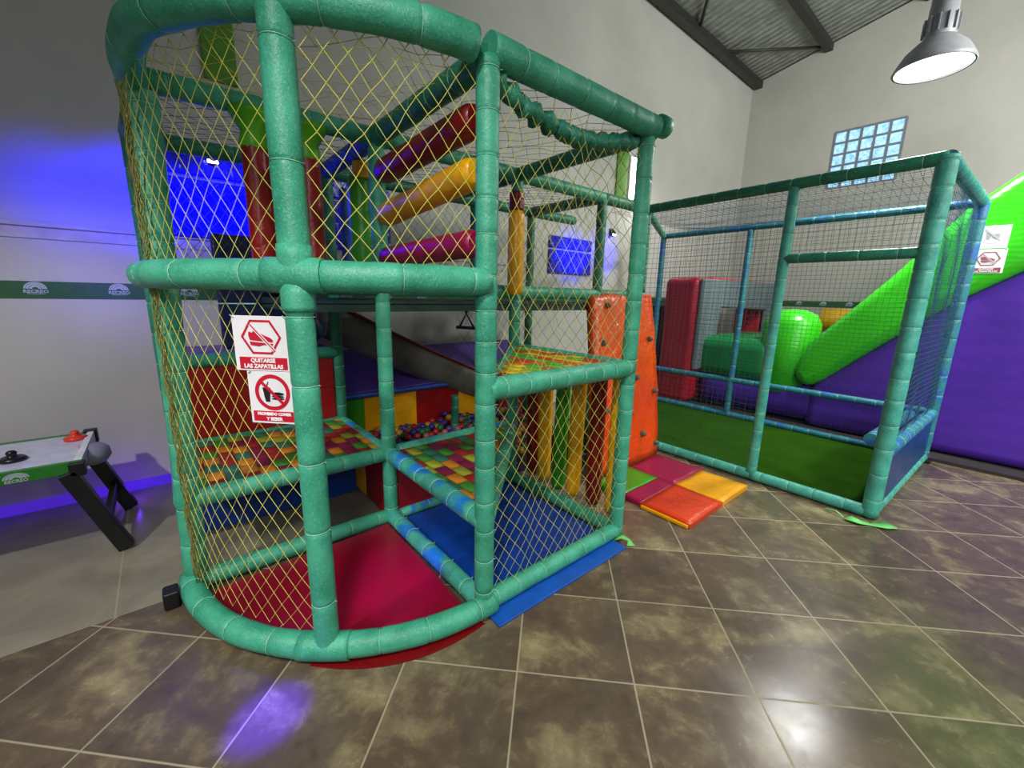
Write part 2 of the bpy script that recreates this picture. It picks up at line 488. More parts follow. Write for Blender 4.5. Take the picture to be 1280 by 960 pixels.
# green wall banner
BANG = plain('olive_green_banner', (84, 140, 34), .6)
tag(MB().box((AW, -.56, 2.87), (AW+.03, -.36, 4.1), BANG).build('wall_banner', bevel=.008), 'narrow olive green banner hanging high on the left wall behind the tower', 'banner')
tag(MB().box((AW, 4.12, 2.75), (AW+.03, 4.36, 3.6), BANG).build('wall_banner', bevel=.008), 'green banner on the long wall beside the white wall tube, seen past the tower corner', 'banner')

# ================================================================== play tower
AB = -.87
TW = empty('play_tower', (0, 0, 0), 'teal foam padded soft play tower with rounded front and yellow rope nets', 'play structure')
def C_(ang, r_=1.02, z=0): return Vector((r_*math.cos(R(ang)), -r_*math.sin(R(ang)), z))
FA = 38
def post(a, b, z0, z1, r_=.045, m=FOAM, **k): return foam('post', [(a, b, z0), (a, b, z1)], r_, m, TW, **k)
def beam(p, q, r_=.045, m=FOAM, **k): return foam('beam', [p, q], r_, m, TW, **k)
post(0, 0, .02, 2.25, .043); post(1, 0, .02, 2.25, .044, tie=.14); post(1, 1, .02, 2.27, .042, tie=.15)
foam('post', [(0, -1, .02), (0, -.935, 2.19)], .05, FOAM, TW)
f0 = C_(FA)
foam('post', [(f0.x, f0.y, .03), (f0.x, f0.y, 1.43)], .046, FOAM, TW, tie=.27)
foam('post', [(f0.x, f0.y, 1.53), (f0.x, f0.y, 2.24)], .05, FOAM, TW, tie=.3)
post(0, 1, .02, 2.25, .042); post(0, 1.93, .02, 2.25, .042, FOAMD)
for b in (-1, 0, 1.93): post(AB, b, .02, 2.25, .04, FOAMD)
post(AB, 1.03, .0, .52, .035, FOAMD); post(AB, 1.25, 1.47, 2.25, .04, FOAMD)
# curved rings
def arc(z, a0, a1, r_, n=26): return [C_(a0+(a1-a0)*k/n, r_, z) for k in range(n+1)]
foam('base_ring', arc(.055, 92, -2, 1.02), .05, FOAM, TW, tie=.21)
foam('guard_ring', arc(1.49, 91, 1, 1.02), .052, FOAM, TW, tie=.26, ties=True)
foam('roof_ring', [C_(95-91*k/28, .95+.065*min(1, k/9), 2.215+.05*min(1, k/8)) for k in range(29)], .054, FOAM, TW, tie=.25)
foam('elbow_sleeve', arc(1.49, FA+5, FA-5, 1.022, 8), .058, FOAM, TW, ties=False)
foam('elbow_sleeve', [C_(FA, 1.02, 1.46), C_(FA, 1.02, 1.375)], .054, FOAM, TW, ties=False)
foam('elbow_sleeve', [C_(FA, 1.02, 1.585), C_(FA, 1.02, 1.5)], .054, FOAM, TW, ties=False)
foam('elbow_sleeve', arc(.055, FA+6, FA-5, 1.022, 8), .055, FOAM, TW, ties=False)
mb = MB()
for q in range(8):
    ph = random.uniform(0, 6); aa = 86.5-q*.55
    mb.tube([C_(aa+.7*math.sin(k*.9+ph), 1.0+.012*math.sin(k*1.3+ph), .1+2.08*k/46) for k in range(47)], .0022, ONET, 4)
under(TW, mb.build('gathered_cord'))
# knob end of roof ring
foam('end_knob', [C_(97, .955, 2.215), C_(92, .955, 2.215)], .062, FOAM, TW, ties=False)
foam('end_knob', [(1.04, 1.03, 2.29), (1.04, 1.09, 2.29)], .05, FOAM, TW, ties=False)
# low beams
beam((0, 0, .05), (0, -1, .05)); beam((0, 0, .05), (1, 0, .05), m=FOAMB); beam((1, 0, .055), (1, 1, .055), tie=.15)
beam((0, 1, .05), (1, 1, .05)); beam((0, 0, .04), (0, 1, .04), .035, FOAMB)
# first platform height
beam((0, 0, .47), (0, -1, .47), m=FOAM); beam((0, 0, .47), (1, 0, .47), .047, FOAMB)
beam((0, 0, .47), (0, 1, .47), m=FOAMB); beam((0, 1, .47), (1, 0, .47), .045, FOAM)
beam((AB, 0, .47), (0, 0, .47), .035, FOAMB); beam((AB, -1, .47), (0, -1, .47), .042); beam((AB, -1, .47), (AB, 0, .47), .04, FOAMD)
beam((AB, -1, 1.0), (AB, 0, 1.0), .045, FOAMD)
# second step
beam((1, 0, 1.06), (1, 1, 1.06), .05, tie=.13); beam((0, 1, 1.06), (1, 1, 1.06), .042); beam((0, 1, 1.06), (1, 0, 1.06), .035)
# deck level
for a in (0, AB):
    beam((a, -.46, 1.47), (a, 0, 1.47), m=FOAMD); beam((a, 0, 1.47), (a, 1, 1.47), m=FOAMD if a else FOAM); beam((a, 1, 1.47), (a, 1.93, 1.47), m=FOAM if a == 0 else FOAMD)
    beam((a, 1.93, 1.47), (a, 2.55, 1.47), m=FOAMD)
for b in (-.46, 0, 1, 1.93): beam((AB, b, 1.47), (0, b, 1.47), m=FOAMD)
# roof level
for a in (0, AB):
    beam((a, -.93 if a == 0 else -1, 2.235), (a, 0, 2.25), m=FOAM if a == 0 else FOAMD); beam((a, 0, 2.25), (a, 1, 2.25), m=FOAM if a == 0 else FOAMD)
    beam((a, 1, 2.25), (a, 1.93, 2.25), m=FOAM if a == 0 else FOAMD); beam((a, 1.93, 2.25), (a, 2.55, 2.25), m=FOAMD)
beam((0, 0, 2.25), (1, 0, 2.25), .05, FOAMD); beam((AB, 0, 2.25), (0, 0, 2.25), .05, FOAMBL)  # rear beam coloured blue to paint in the LED's light on it
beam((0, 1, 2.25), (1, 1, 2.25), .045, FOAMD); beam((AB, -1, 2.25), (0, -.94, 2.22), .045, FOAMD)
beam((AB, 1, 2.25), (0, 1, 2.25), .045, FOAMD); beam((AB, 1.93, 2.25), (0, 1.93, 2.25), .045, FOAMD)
beam((1, 0, 2.28), (1.02, 1.03, 2.28), .055, tie=.16)
# gathered net roll hanging under the right roof beam
mb = MB(); pts = []
for k in range(40):
    t = k/39
    pts.append((.97+.012*math.sin(k*1.7), .04+.9*t, 2.205-.075*math.sin(math.pi*t)+.010*math.sin(k*2.3)))
mb.tube(pts, .034, FOAMD, 8, rf=lambda k: 1+.25*math.sin(k*2.1)); under(TW, mb.build('gathered_net'))
# lashing bundle at roof corner
# woven decks
mb = MB(); mb.box((AB+.03, -.96, .455), (-.03, -.03, .49), WOVEN); under(TW, mb.build('woven_deck', loc=(0, 0, .47)))
mb = MB(); mb.prism([(.03, .03), (.93, .03), (.03, .93)], 'z', .455, .49, WOVEN); under(TW, mb.build('woven_deck', loc=(0, 0, .47)))
W2 = WOVEN.copy(); W2.name = 'woven_yellow_green_straps'
for n in W2.node_tree.nodes:
    if n.type == 'VALTORGB' and n.color_ramp.interpolation == 'CONSTANT':
        for e, c in zip(n.color_ramp.elements, (rgb(226, 96, 20), rgb(238, 196, 20), rgb(90, 180, 50), rgb(230, 200, 30), rgb(206, 60, 24), rgb(120, 190, 40))): e.color = c
mb = MB(); mb.prism([(.97, .05), (.97, .96), (.07, .96)], 'z', 1.055, 1.085, W2); under(TW, mb.build('woven_step', loc=(0, 0, 1.06)))
DECKM = plain('dark_deck_board', (20, 52, 46), .6)
mb = MB(); mb.box((AB, -.46, 1.335), (0, 1.93, 1.40), DECKM)
for k in range(10): mb.box((-.01, -.4+k*.24, 1.375), (.0, -.87+k*.24, 1.38), TIE)
under(TW, mb.build('deck_board'))
# padded panels
under(TW, MB().box((AB-.03, -.97, .5), (AB+.02, -.04, .99), RED).build('padded_panel', bevel=.012))
under(TW, MB().box((-.54, -.97, .03), (-.5, -.04, .42), BLU).build('padded_panel', bevel=.01))
under(TW, MB().box((-.04, .05, .06), (0, .52, .43), RED).build('padded_panel', bevel=.01))
under(TW, MB().box((-.04, .52, .06), (0, .96, .43), GRN).build('padded_panel', bevel=.01))
under(TW, MB().box((-.38, -.02, .03), (-.03, .02, .43), RED).build('padded_panel', bevel=.01))
under(TW, MB().box((-.84, -.02, .03), (-.38, .02, .43), YEL).build('padded_panel', bevel=.01))
# ball pit back walls, sloping purple pad
for y0, y1, m in ((-.05, .28, GRN), (.28, .78, YEL), (.78, 1.25, RED), (1.25, 1.6, YEL), (1.6, 2.2, DRED)):
    under(TW, MB().box((-1.19, y0, .0), (-1.15, y1, .575), m).build('padded_panel', bevel=.008))
mb = MB(); mb.prism([(-1.17, .58), (-1.13, .60), (-1.52, .93), (-1.53, .58)], 'y', -.05, 2.3, PUR)
under(TW, mb.build('sloping_pad', bevel=.012))
foam('beam', [(-1.13, -.05, .575), (-1.13, 2.2, .575)], .025, FOAMBL, TW, ties=False)
# deck behind the red panel with trimmings
under(TW, MB().box((-1.5, -1, .95), (AB-.05, -.02, 1.03), PUR).build('padded_ledge', bevel=.02))
under(TW, MB().box((-1.04, -.69, 1.05), (-.98, -.1, 1.79), NAVY).build('padded_panel', bevel=.02))
# slide trough
mb = MB(); i = mb.mi(GREYSL)
n = 24; rows = []
for k in range(n+1):
    t = k/n; y = .0+1.75*t; z = 1.345-.83*t - .03*math.sin(t*math.pi); 
    row = []
    for q in range(13):
        an = math.pi+math.pi*q/12
        row.append(mb.bm.verts.new((-1.2+.17*math.cos(an), y, z+.3*math.sin(an)+.03)))
    rows.append(row)
for k in range(n):
    for q in range(12):
        f = mb.bm.faces.new((rows[k][q], rows[k][q+1], rows[k+1][q+1], rows[k+1][q])); f.smooth = True
sl = mb.build('slide'); under(TW, sl)
md = sl.modifiers.new('t', 'SOLIDIFY'); md.thickness = .015
for sx in (-1.37, -1.03):
    mb = MB(); mb.tube([(sx, 1.75*k/24, 1.38-.83*k/24-.03*math.sin(k/24*math.pi)) for k in range(25)], .014, DRED, 8)
    mb_o = mb.build('slide_rim'); under(sl, mb_o)
# rollers, horizontal between the posts at b=0
def roller(name, pts, rad, m, capm=None, seg=16):
    n = 20; p0, p1 = Vector(pts[0]), Vector(pts[1])
    mb = MB(); mb.tube([p0.lerp(p1, k/n) for k in range(n+1)], rad, m, seg, rf=lambda k: 1+.05*mnoise.noise(Vector((k*.5, p0.z*7, 3)))-(.25 if k in (0, n) else 0))
    o = mb.build(name); under(TW, o); return o
roller('roller', [(.07, 0, 2.06), (.94, 0, 2.08)], .062, DRED)
roller('roller', [(.07, 0, 1.845), (.94, 0, 1.90)], .06, YEL)
roller('roller', [(.07, 0, 1.63), (.94, 0, 1.64)], .055, MAG)
# vertical rollers
for a, b, m in ((0, -.57, RED), (0, -.345, RED)):
    o = roller('roller', [(a, b, 1.45), (a, b, 2.13)], .055, m)
    mb = MB(); mb.lathe([(.05, 2.05), (.064, 2.08), (.05, 2.13), (.085, 2.19), (.1, 2.215), (.03, 2.205)], vinyl('lime_vinyl', (92, 190, 26)), 9, Matrix.Translation((a, b, 0)))
    under(o, mb.build('roller_cap'))
roller('roller', [(-.33, .03, 1.45), (-.33, .03, 2.12)], .075, GRN)
roller('roller', [(-.6, .02, 1.45), (-.6, .02, 2.1)], .03, FOAMBL)
roller('roller', [(-.3, .04, 2.1), (-.3, .04, 2.2)], .06, YEL)
o = roller('roller', [(.08, .93, 1.45), (.08, .93, 2.0)], .055, YEL)
roller('roller', [(.08, .93, 2.0), (.08, .93, 2.12)], .05, DRED)
# strip rollers under the second step
for a, m in ((.13, DRED), (.27, YEL), (.44, GRN), (.58, YEL), (.74, DRED), (.9, YEL)):
    roller('roller', [(a, 1.09+random.uniform(-.02, .03), .09), (a, 1.09, 1.02)], .05, m)

# ---- nets
def arcP(a0, a1, z0, z1, r_):
    def P(u, v, du, dv):
        an = a0+(a1-a0)*(u+du*1.2); rr = r_-.03*math.sin(math.pi*u)
        p = C_(an, rr+dv*.6, z0+(z1-z0)*v); p.z += dv*.8*math.sin(math.pi*v)
        return p
    return P
net('net_panel', arcP(88, FA+3, .1, 2.22, 1.0), 22, 44, .0013, YNET, TW, amp=.014, seed=1)
net('net_panel', arcP(FA-3, 3, 1.53, 2.25, 1.0), 16, 16, .0016, YNET, TW, amp=.02, seed=2)
def planeP(p0, pu, pv, nrm, am=1.0, sag=0):
    p0, pu, pv, nrm = map(Vector, (p0, pu, pv, nrm))
    def P(u, v, du, dv):
        return p0+pu*(u+du*am)+pv*(v+dv*am*.6)+nrm*(dv*1.4+sag*math.sin(math.pi*u)*math.sin(math.pi*v))
    return P
net('net_panel', planeP((1.0, .04, .1), (0, .92, 0), (0, 0, 2.1), (1, 0, 0), .8, -.03), 26, 46, .0013, YNET, TW, amp=.022, seed=3)
net('net_panel', planeP((AB, -1, 1.5), (0, 1, 0), (0, 0, .72), (1, 0, 0)), 28, 16, .0014, GNET, TW, amp=.02, seed=4)
net('net_panel', planeP((AB, 0, 1.5), (0, 1.93, 0), (0, 0, .72), (1, 0, 0)), 52, 16, .0014, GNET, TW, amp=.02, seed=5)
net('net_panel', planeP((0, -1, 1.5), (AB, 0, 0), (0, 0, .72), (0, 1, 0)), 22, 16, .0014, GNET, TW, amp=.02, seed=6)
net('net_panel', planeP((0, 1.0, 1.5), (0, .93, 0), (0, 0, .72), (1, 0, 0)), 24, 14, .0015, ONET, TW, amp=.02, seed=7)
net('net_panel', planeP((0, 1.0, 1.1), (1, 0, 0), (0, 0, 1.12), (0, 1, 0)), 20, 20, .0015, ONET, TW, amp=.03, seed=8)
net('net_panel', planeP((AB, 1.05, .5), (0, .88, 0), (0, 0, .86), (1, 0, 0)), 22, 16, .0014, GNET, TW, amp=.02, seed=9)
# roof net over the round bay and the shaft
net('roof_net', planeP((0, 0, 2.26), (1.0, 0, 0), (0, -1.0, 0), (0, 0, 1), .8, -.04), 18, 18, .0012, YNET, TW, amp=.03, seed=10, mask=lambda u, v: u*u+v*v < 1.02)
net('roof_net', planeP((0, 0, 2.26), (1.0, 0, 0), (0, 1.0, 0), (0, 0, 1), .8, -.03), 18, 18, .0012, ONET, TW, amp=.03, seed=11)
net('roof_net', planeP((AB, -1, 2.26), (-AB, 0, 0), (0, 2.93, 0), (0, 0, 1), .8, -.03), 18, 50, .0014, GNET, TW, amp=.02, seed=12)

# rubber foot block
tag(MB().box((.02, -1.13, 0), (.1, -1.07, .085), BLACK).build('rubber_block', bevel=.01), 'small black rubber block on the floor at the foot of the left tower post', 'block')

# floor mats of the tower
RM = plain('red_floor_pad', (132, 5, 38), .35, var=.25, scale=2.2)
mb = MB(); mb.prism([(.045, -.045)]+[(C_(an, .955).x if False else .965*math.cos(R(an)), -.965*math.sin(R(an))) for an in range(4, 87, 4)], 'z', .006, .03, RM)
tag(mb.build('floor_mat', bevel=.004), 'glossy red quarter-round floor mat inside the rounded front of the tower', 'mat')
mb = MB(); mb.prism([((1.06+.035*math.sin(R((an-2)*4.5)))*math.cos(R(an)), -(1.06+.035*math.sin(R((an-2)*4.5)))*math.sin(R(an))) for an in range(2, 44, 3)]+[(1.0*math.cos(R(an)), -1.0*math.sin(R(an))) for an in range(42, 0, -3)], 'z', .0005, .005, DRED)
tag(mb.build('mat_lip'), 'dark red mat edge sticking out under the curved front ring', 'mat')
tag(MB().box((.05, .05, .004), (.93, .94, .03), BLU).build('floor_mat', bevel=.006), 'blue square floor mat lying in the netted bay behind the right front post', 'mat')
tag(MB().box((1.0, .0, .001), (1.12, .95, .012), plain('blue_mat_edge', (20, 84, 180), .4)).build('mat_edge', bevel=.003), 'bright blue mat strip sticking out under the netted right face of the tower', 'mat')

# climbing wall
CW = empty('climbing_board', (.2, 2.1, 0), 'orange padded leaning climbing wall with grey green holds beside the netted tower', 'climbing wall')
def cwp(u, v, d=0):
    """u 0..1 along b, v 0..1 up; returns point on the front face"""
    bl_, br_ = 1.5, 2.45; tl, tr = 1.82, 2.72
    b0 = bl_+(tl-bl_)*v; b1 = br_+(tr-br_)*v
    a = .42-.38*v+.03*math.sin(math.pi*v)
    return Vector((a+d, b0+(b1-b0)*u, .01+1.47*v+d*.25))
mb = MB(); i = mb.mi(ORA); nu, nv = 14, 24
F = [[mb.bm.verts.new(cwp(u/nu, v/nv, .012*mnoise.noise(Vector((u*.5, v*.35, 2))))) for u in range(nu+1)] for v in range(nv+1)]
G = [[mb.bm.verts.new(cwp(u/nu, v/nv, -.07)) for u in range(nu+1)] for v in range(nv+1)]
for v in range(nv):
    for u in range(nu):
        mb.bm.faces.new((F[v][u], F[v][u+1], F[v+1][u+1], F[v+1][u])); mb.bm.faces.new((G[v][u], G[v+1][u], G[v+1][u+1], G[v][u+1]))
for v in range(nv):
    mb.bm.faces.new((F[v][0], F[v+1][0], G[v+1][0], G[v][0])); mb.bm.faces.new((F[v][nu], G[v][nu], G[v+1][nu], F[v+1][nu]))
for u in range(nu):
    mb.bm.faces.new((F[0][u], G[0][u], G[0][u+1], F[0][u+1])); mb.bm.faces.new((F[nv][u], F[nv][u+1], G[nv][u+1], G[nv][u]))
under(CW, mb.build('padded_board', smooth=True))
for u, v in ((.7, .95), (.88, .72), (.62, .5), (.93, .4), (.5, .3), (.72, .16), (.95, .08), (.35, .08), (.2, .93), (.12, .72), (.3, .6), (.15, .35)):
    p = cwp(u, v, .012); mb = MB()
    prof = [(0, .03), (.014, .028), (.024, .018), (.028, .004), (.03, -.01)]
    mt = Matrix.Translation(p) @ Matrix.Rotation(R(82), 4, 'Y') @ Matrix.Rotation(random.uniform(0, 6), 4, 'Z') @ Matrix.Diagonal((1, .75, 1, 1))
    mb.lathe(prof, CHOLD, 9, mt); under(CW, mb.build('climbing_hold'))

# patchwork mat
PM = empty('patchwork_mat', (.85, 1.93, 0), 'square patchwork mat in orange, yellow, green and maroon at the foot of the climbing wall', 'mat')
def quad(name, x0, x1, y0, y1, m):
    mb = MB(); i = mb.mi(m); n = 8
    T = [[mb.bm.verts.new((x0+(x1-x0)*a/n, y0+(y1-y0)*b/n, .036+.008*mnoise.noise(Vector(((x0+(x1-x0)*a/n)*5, (y0+(y1-y0)*b/n)*5, 1))))) for a in range(n+1)] for b in range(n+1)]
    B = [[mb.bm.verts.new((x0+(x1-x0)*a/n, y0+(y1-y0)*b/n, .003)) for a in range(n+1)] for b in range(n+1)]
    for b in range(n):
        for a in range(n):
            mb.bm.faces.new((T[b][a], T[b][a+1], T[b+1][a+1], T[b+1][a])).smooth = True
            mb.bm.faces.new((B[b][a], B[b+1][a], B[b+1][a+1], B[b][a+1]))
    for k in range(n):
        for s in ((T[0][k+1], T[0][k], B[0][k], B[0][k+1]), (T[n][k], T[n][k+1], B[n][k+1], B[n][k]), (T[k][0], T[k+1][0], B[k+1][0], B[k][0]), (T[k+1][n], T[k][n], B[k][n], B[k+1][n])):
            mb.bm.faces.new(s)
    return under(PM, mb.build(name))
quad('patch', .885, 1.25, 1.925, 2.36, YEL)['label'] = 'yellow patch'
quad('patch', .885, 1.25, 1.45, 1.925, ORR)['label'] = 'orange red patch'
quad('patch', .46, .885, 1.925, 2.4, MAG)['label'] = 'maroon patch'
quad('patch', .74, .885, 1.45, 1.925, MAG)['label'] = 'narrow maroon patch'
quad('patch', .46, .74, 1.45, 1.925, GRN)['label'] = 'green patch'
o = MB().box((.9, 1.432, .004), (1.24, 1.45, .026), YEL).build('edge_piping', bevel=.004); under(PM, o)['label'] = 'yellow edge'

# lime cloth straps
def cloth(name, pts, w, label):
    mb = MB(); i = mb.mi(LIME); P = [Vector(p) for p in pts]; prev = None
    for k, p in enumerate(P):
        t = (P[min(k+1, len(P)-1)]-P[max(k-1, 0)]).normalized(); s = t.cross(Vector((0, 0, 1))).normalized()*w*(.6+.4*math.sin(k*1.9+1))
        a, b = mb.bm.verts.new(p-s), mb.bm.verts.new(p+s+Vector((0, 0, .006*math.sin(k*2.2))))
        if prev: mb.bm.faces.new((prev[0], prev[1], b, a)).smooth = True
        prev = (a, b)
    o = mb.build(name); md = o.modifiers.new('t', 'SOLIDIFY'); md.thickness = .004; md.offset = 1
    return tag(o, label, 'cloth')
cloth('cloth_strip', [(1.86, 2.44, .01), (1.93, 2.42, .012), (1.98, 2.45, .012), (2.03, 2.49, .01), (2.07, 2.55, .008)], .05, 'lime green cloth lying under the front corner post of the cage')
cloth('cloth_strip', [(1.73, 2.46, .02), (1.79, 2.45, .03), (1.84, 2.43, .012)], .012, 'thin lime green strap curling on the floor left of the cage corner post')
cloth('cloth_strip', [(1.02, .97, .01), (1.06, .99, .03), (1.1, 1.0, .028), (1.13, .98, .008)], .035, 'lime green cloth tuck at the foot of the right tower post')

# ball pit balls
bm_ = {}
BC = [('red', (150, 24, 26)), ('blue', (34, 40, 120)), ('yellow', (170, 130, 40)), ('green', (30, 96, 50)), ('pink', (160, 84, 84)), ('violet', (70, 50, 120))]
for nme, c in BC:
    bm2 = bmesh.new(); bmesh.ops.create_uvsphere(bm2, u_segments=14, v_segments=8, radius=.032)
    for f in bm2.faces: f.smooth = True
    me = bpy.data.meshes.new('ball'); bm2.to_mesh(me); bm2.free(); me.materials.append(plain(nme+'_ball_plastic', c, .35)); bm_[nme] = me
rb = random.Random(3)
spots = []
for iy in range(26):
    for ix in range(14):
        x = -1.1+ix*.077+(.038 if iy % 2 else 0); y = .1+iy*.068
        if x > -.08 or y > 1.85: continue
        if math.hypot(x-AB, y-1) < .085: continue
        if abs(y-1) < .0: continue
        spots.append((x, y))
for x, y in spots:
    nme = rb.choice(BC)[0]
    z = .19+.055*mnoise.noise(Vector((x*4, y*4, 0)))+rb.uniform(0, .02)+.05*max(0, (-.3-x))
    o = bpy.data.objects.new('ball', bm_[nme]); COL.objects.link(o); o.location = (x, y, z)
    tag(o, '%s plastic ball lying in the ball pit under the slide' % nme, 'ball', '%s balls in the ball pit' % nme)
tag(MB().box((-1.12, .04, .0), (-.07, 1.88, .15), plain('dark_ball_bed', (40, 30, 46), .7)).build('ball_pit_base', bevel=.01), 'dark padded base under the balls of the ball pit', 'ball pit')

# round orange and teal cushion behind the red panel
CU = empty('play_ball', (-1.22, -.06, 1.14), 'orange and teal round play ball on the ledge behind the red panel', 'ball')
mb = MB(); mt = Matrix.Translation((-1.22, -.1, 1.14)) @ Matrix.Rotation(R(35), 4, 'X')
mb.lathe([(0, .105), (.06, .088), (.095, .04), (.105, .02)], YEL, 20, mt); under(CU, mb.build('orange_half'))['label'] = 'orange top'
mb = MB(); mb.lathe([(.105, .02), (.1, -.04), (.06, -.088), (0, -.105)], FOAMCB, 20, mt); under(CU, mb.build('teal_half'))['label'] = 'teal bottom'

# hanging trapeze handle
TH = empty('trapeze_handle', (-.5, .913, 1.3), 'small dark blue triangular handle hanging on a strap under the deck', 'handle')
HB = plain('dark_blue_handle', (40, 36, 90), .4)
mb = MB(); mb.tube([(-.5, .913, 1.365), (-.5, .913, 1.29)], .006, BLACK, 6); mb.tube([(-.5, .913, 1.335), (-.5, .913, 1.3)], .014, BLACK, 8); under(TH, mb.build('strap'))
mb = MB(); mb.tube([(-.535, .868, 1.185), (-.5, .913, 1.29), (-.465, .958, 1.185)], .009, HB, 8); under(TH, mb.build('side_bars'))
mb = MB(); mb.tube([(-.555, .85, 1.182), (-.445, .976, 1.175)], .013, HB, 8); under(TH, mb.build('grip'))

# ================================================================== signs
PAPER = plain('white_sign_plastic', (232, 230, 232), .3, var=.04, bmp=0)
SRED = plain('sign_red', (196, 22, 48), .4, var=.05, bmp=0); SBLK = plain('sign_black', (28, 24, 22), .5, bmp=0)
SGRY = plain('sign_grey_print', (188, 188, 192), .4, bmp=0); SWHT = plain('sign_white_print', (246, 246, 246), .4, bmp=0, var=.02)
def ring2(mb, cx, cy, r0x, r1x, y, m, n=40, ry=1.0, hexa=False, hx=1.0):
    n = 6 if hexa else n
    for k in range(n):
        t0, t1 = 2*math.pi*k/n, 2*math.pi*(k+1)/n
        mb.poly([(cx+math.cos(t)*r*hx, y, cy+math.sin(t)*r*ry) for t, r in ((t0, r0x), (t0, r1x), (t1, r1x), (t1, r0x))], m)
def bar2(mb, x0, z0, x1, z1, w, y, m):
    d = Vector((x1-x0, 0, z1-z0)).normalized(); s = Vector((-d.z, 0, d.x))*w/2
    a = Vector((x0, y, z0)); b = Vector((x1, y, z1)); mb.poly([a-s, b-s, b+s, a+s], m)
def shoe_sign(name, loc, rz, w, h, label, washed_out=False, tilt=0):
    s = empty(name, loc, label, 'sign', rz=rz); s.rotation_euler = (0, tilt, rz)
    red = SRED if not washed_out else plain('pale_sign_red', (150, 84, 92), .4, bmp=0)
    o = MB().box((-w/2, -.002, -h/2), (w/2, .002, h/2), PAPER).build('plate', s, bevel=.001)
    k = w/.2
    mb = MB(); ring2(mb, 0, .022*k, .056*k, .064*k, -.0032, red, hexa=True, ry=1.02, hx=1.12)
    bar2(mb, -.036*k, .065*k, .044*k, -.022*k, .011*k, -.0045, PAPER); bar2(mb, -.038*k, .067*k, .046*k, -.024*k, .0042*k, -.0048, red); mb.build('hexagon_symbol', s)
    # trainer shoe silhouette
    mb = MB()
    up = [(-.042, .04), (-.03, .036), (-.02, .048), (-.012, .041), (.0, .034), (.018, .026), (.034, .02), (.042, .012), (.04, .006), (-.04, .012), (-.044, .026)]
    mb.poly([(x*k, -.004, z*k) for x, z in up], red)
    so = [(-.042, .007), (.042, .001), (.038, -.006), (.01, -.003), (-.01, -.008), (-.038, -.005)]
    mb.poly([(x*k, -.004, z*k) for x, z in so], red); mb.build('shoe_symbol', s)
    o = MB().box((-.085*k, -.0035, -h/2+.006*k), (.085*k, -.002, -h/2+.046*k), red).build('caption_bar', s)
    wm = SWHT
    text('QUITARSE', .019*k, wm, 'lettering', s, (0, -.0045, -h/2+.035*k), bold=.0007)
    text('LAS ZAPATILLAS', .019*k, wm, 'lettering', s, (0, -.0045, -h/2+.0155*k), bold=.0007)
    mb = MB()
    for x in (-w/2+.008, w/2-.008): mb.tube([(x, .004, h/2-.006), (x, -.006, h/2-.006), (x-.012, -.002, h/2+.002)], .0018, TIE, 4)
    mb.build('tie', s)
    return s
def food_sign(name, loc, rz, w, h, label, washed_out=False, tilt=0):
    s = empty(name, loc, label, 'sign'); s.rotation_euler = (0, tilt, rz)
    red = SRED if not washed_out else SGRY; blk = SBLK if not washed_out else plain('glare_washed_print', (160, 160, 165), .4, bmp=0)  # pale colours paint the glare over this sign's print
    MB().box((-w/2, -.002, -h/2), (w/2, .002, h/2), PAPER).build('plate', s, bevel=.001)
    k = w/.18; cz_ = .02*k
    mb = MB(); ring2(mb, 0, cz_, .052*k, .066*k, -.0032, red if not washed_out else SWHT); 
    bar2(mb, -.042*k, cz_+.042*k, .042*k, cz_-.042*k, .011*k, -.0055, red); mb.build('prohibition_ring', s)
    mb = MB()
    mb.poly([(x*k, -.004, cz_+z*k) for x, z in ((-.036, .018), (-.006, .018), (-.012, -.034), (-.028, -.034))], blk)
    bar2(mb, -.022*k, cz_+.018*k, -.012*k, cz_+.04*k, .003*k, -.0042, blk); mb.build('cup_symbol', s)
    mb = MB()
    for zz, r_ in ((-.004, .006), (-.014, .0035), (-.022, .004)):
        pts = [(.02*k+math.cos(q)*.024*k, -.0042, cz_+(zz+math.sin(q)*r_)*k) for q in [2*math.pi*j/16 for j in range(16)]]
        mb.poly(pts, blk)
    mb.build('burger_symbol', s)
    if not washed_out:
        MB().box((-.08*k, -.0035, -h/2+.008*k), (.08*k, -.002, -h/2+.046*k), red).build('caption_bar', s)
        text('PROHIBIDO COMER', .0142*k, SWHT, 'lettering', s, (0, -.0045, -h/2+.0355*k), bold=.0007)
        text('Y BEBER', .0165*k, SWHT, 'lettering', s, (0, -.0045, -h/2+.017*k), bold=.0007)
    mb = MB()
    for x in (-w/2+.008, w/2-.008): mb.tube([(x, .004, h/2-.006), (x, -.006, h/2-.006), (x+.01, -.002, h/2+.002)], .0018, TIE, 4)
    mb.build('tie', s)
    return s
th = -46
p = C_(46, 1.015, 1.262); shoe_sign('hanging_sign', p, R(th+90), .205, .188, 'white and red remove-your-trainers sign on the left tower net, above the food sign')
p = C_(44.6, 1.02, 1.074); food_sign('hanging_sign', p, R(th+90.5), .175, .186, 'white and red no food or drink sign with cup and burger on the tower net')
food_sign('hanging_sign', (2.12, 4.53, 2.02), 0, .2, .185, 'pale glare-washed prohibition sign on the inflatable behind the cage, the upper one', True)
shoe_sign('hanging_sign', (2.13, 4.53, 1.82), 0, .2, .2, 'small remove-your-trainers sign on the inflatable behind the cage, the lower one', True)

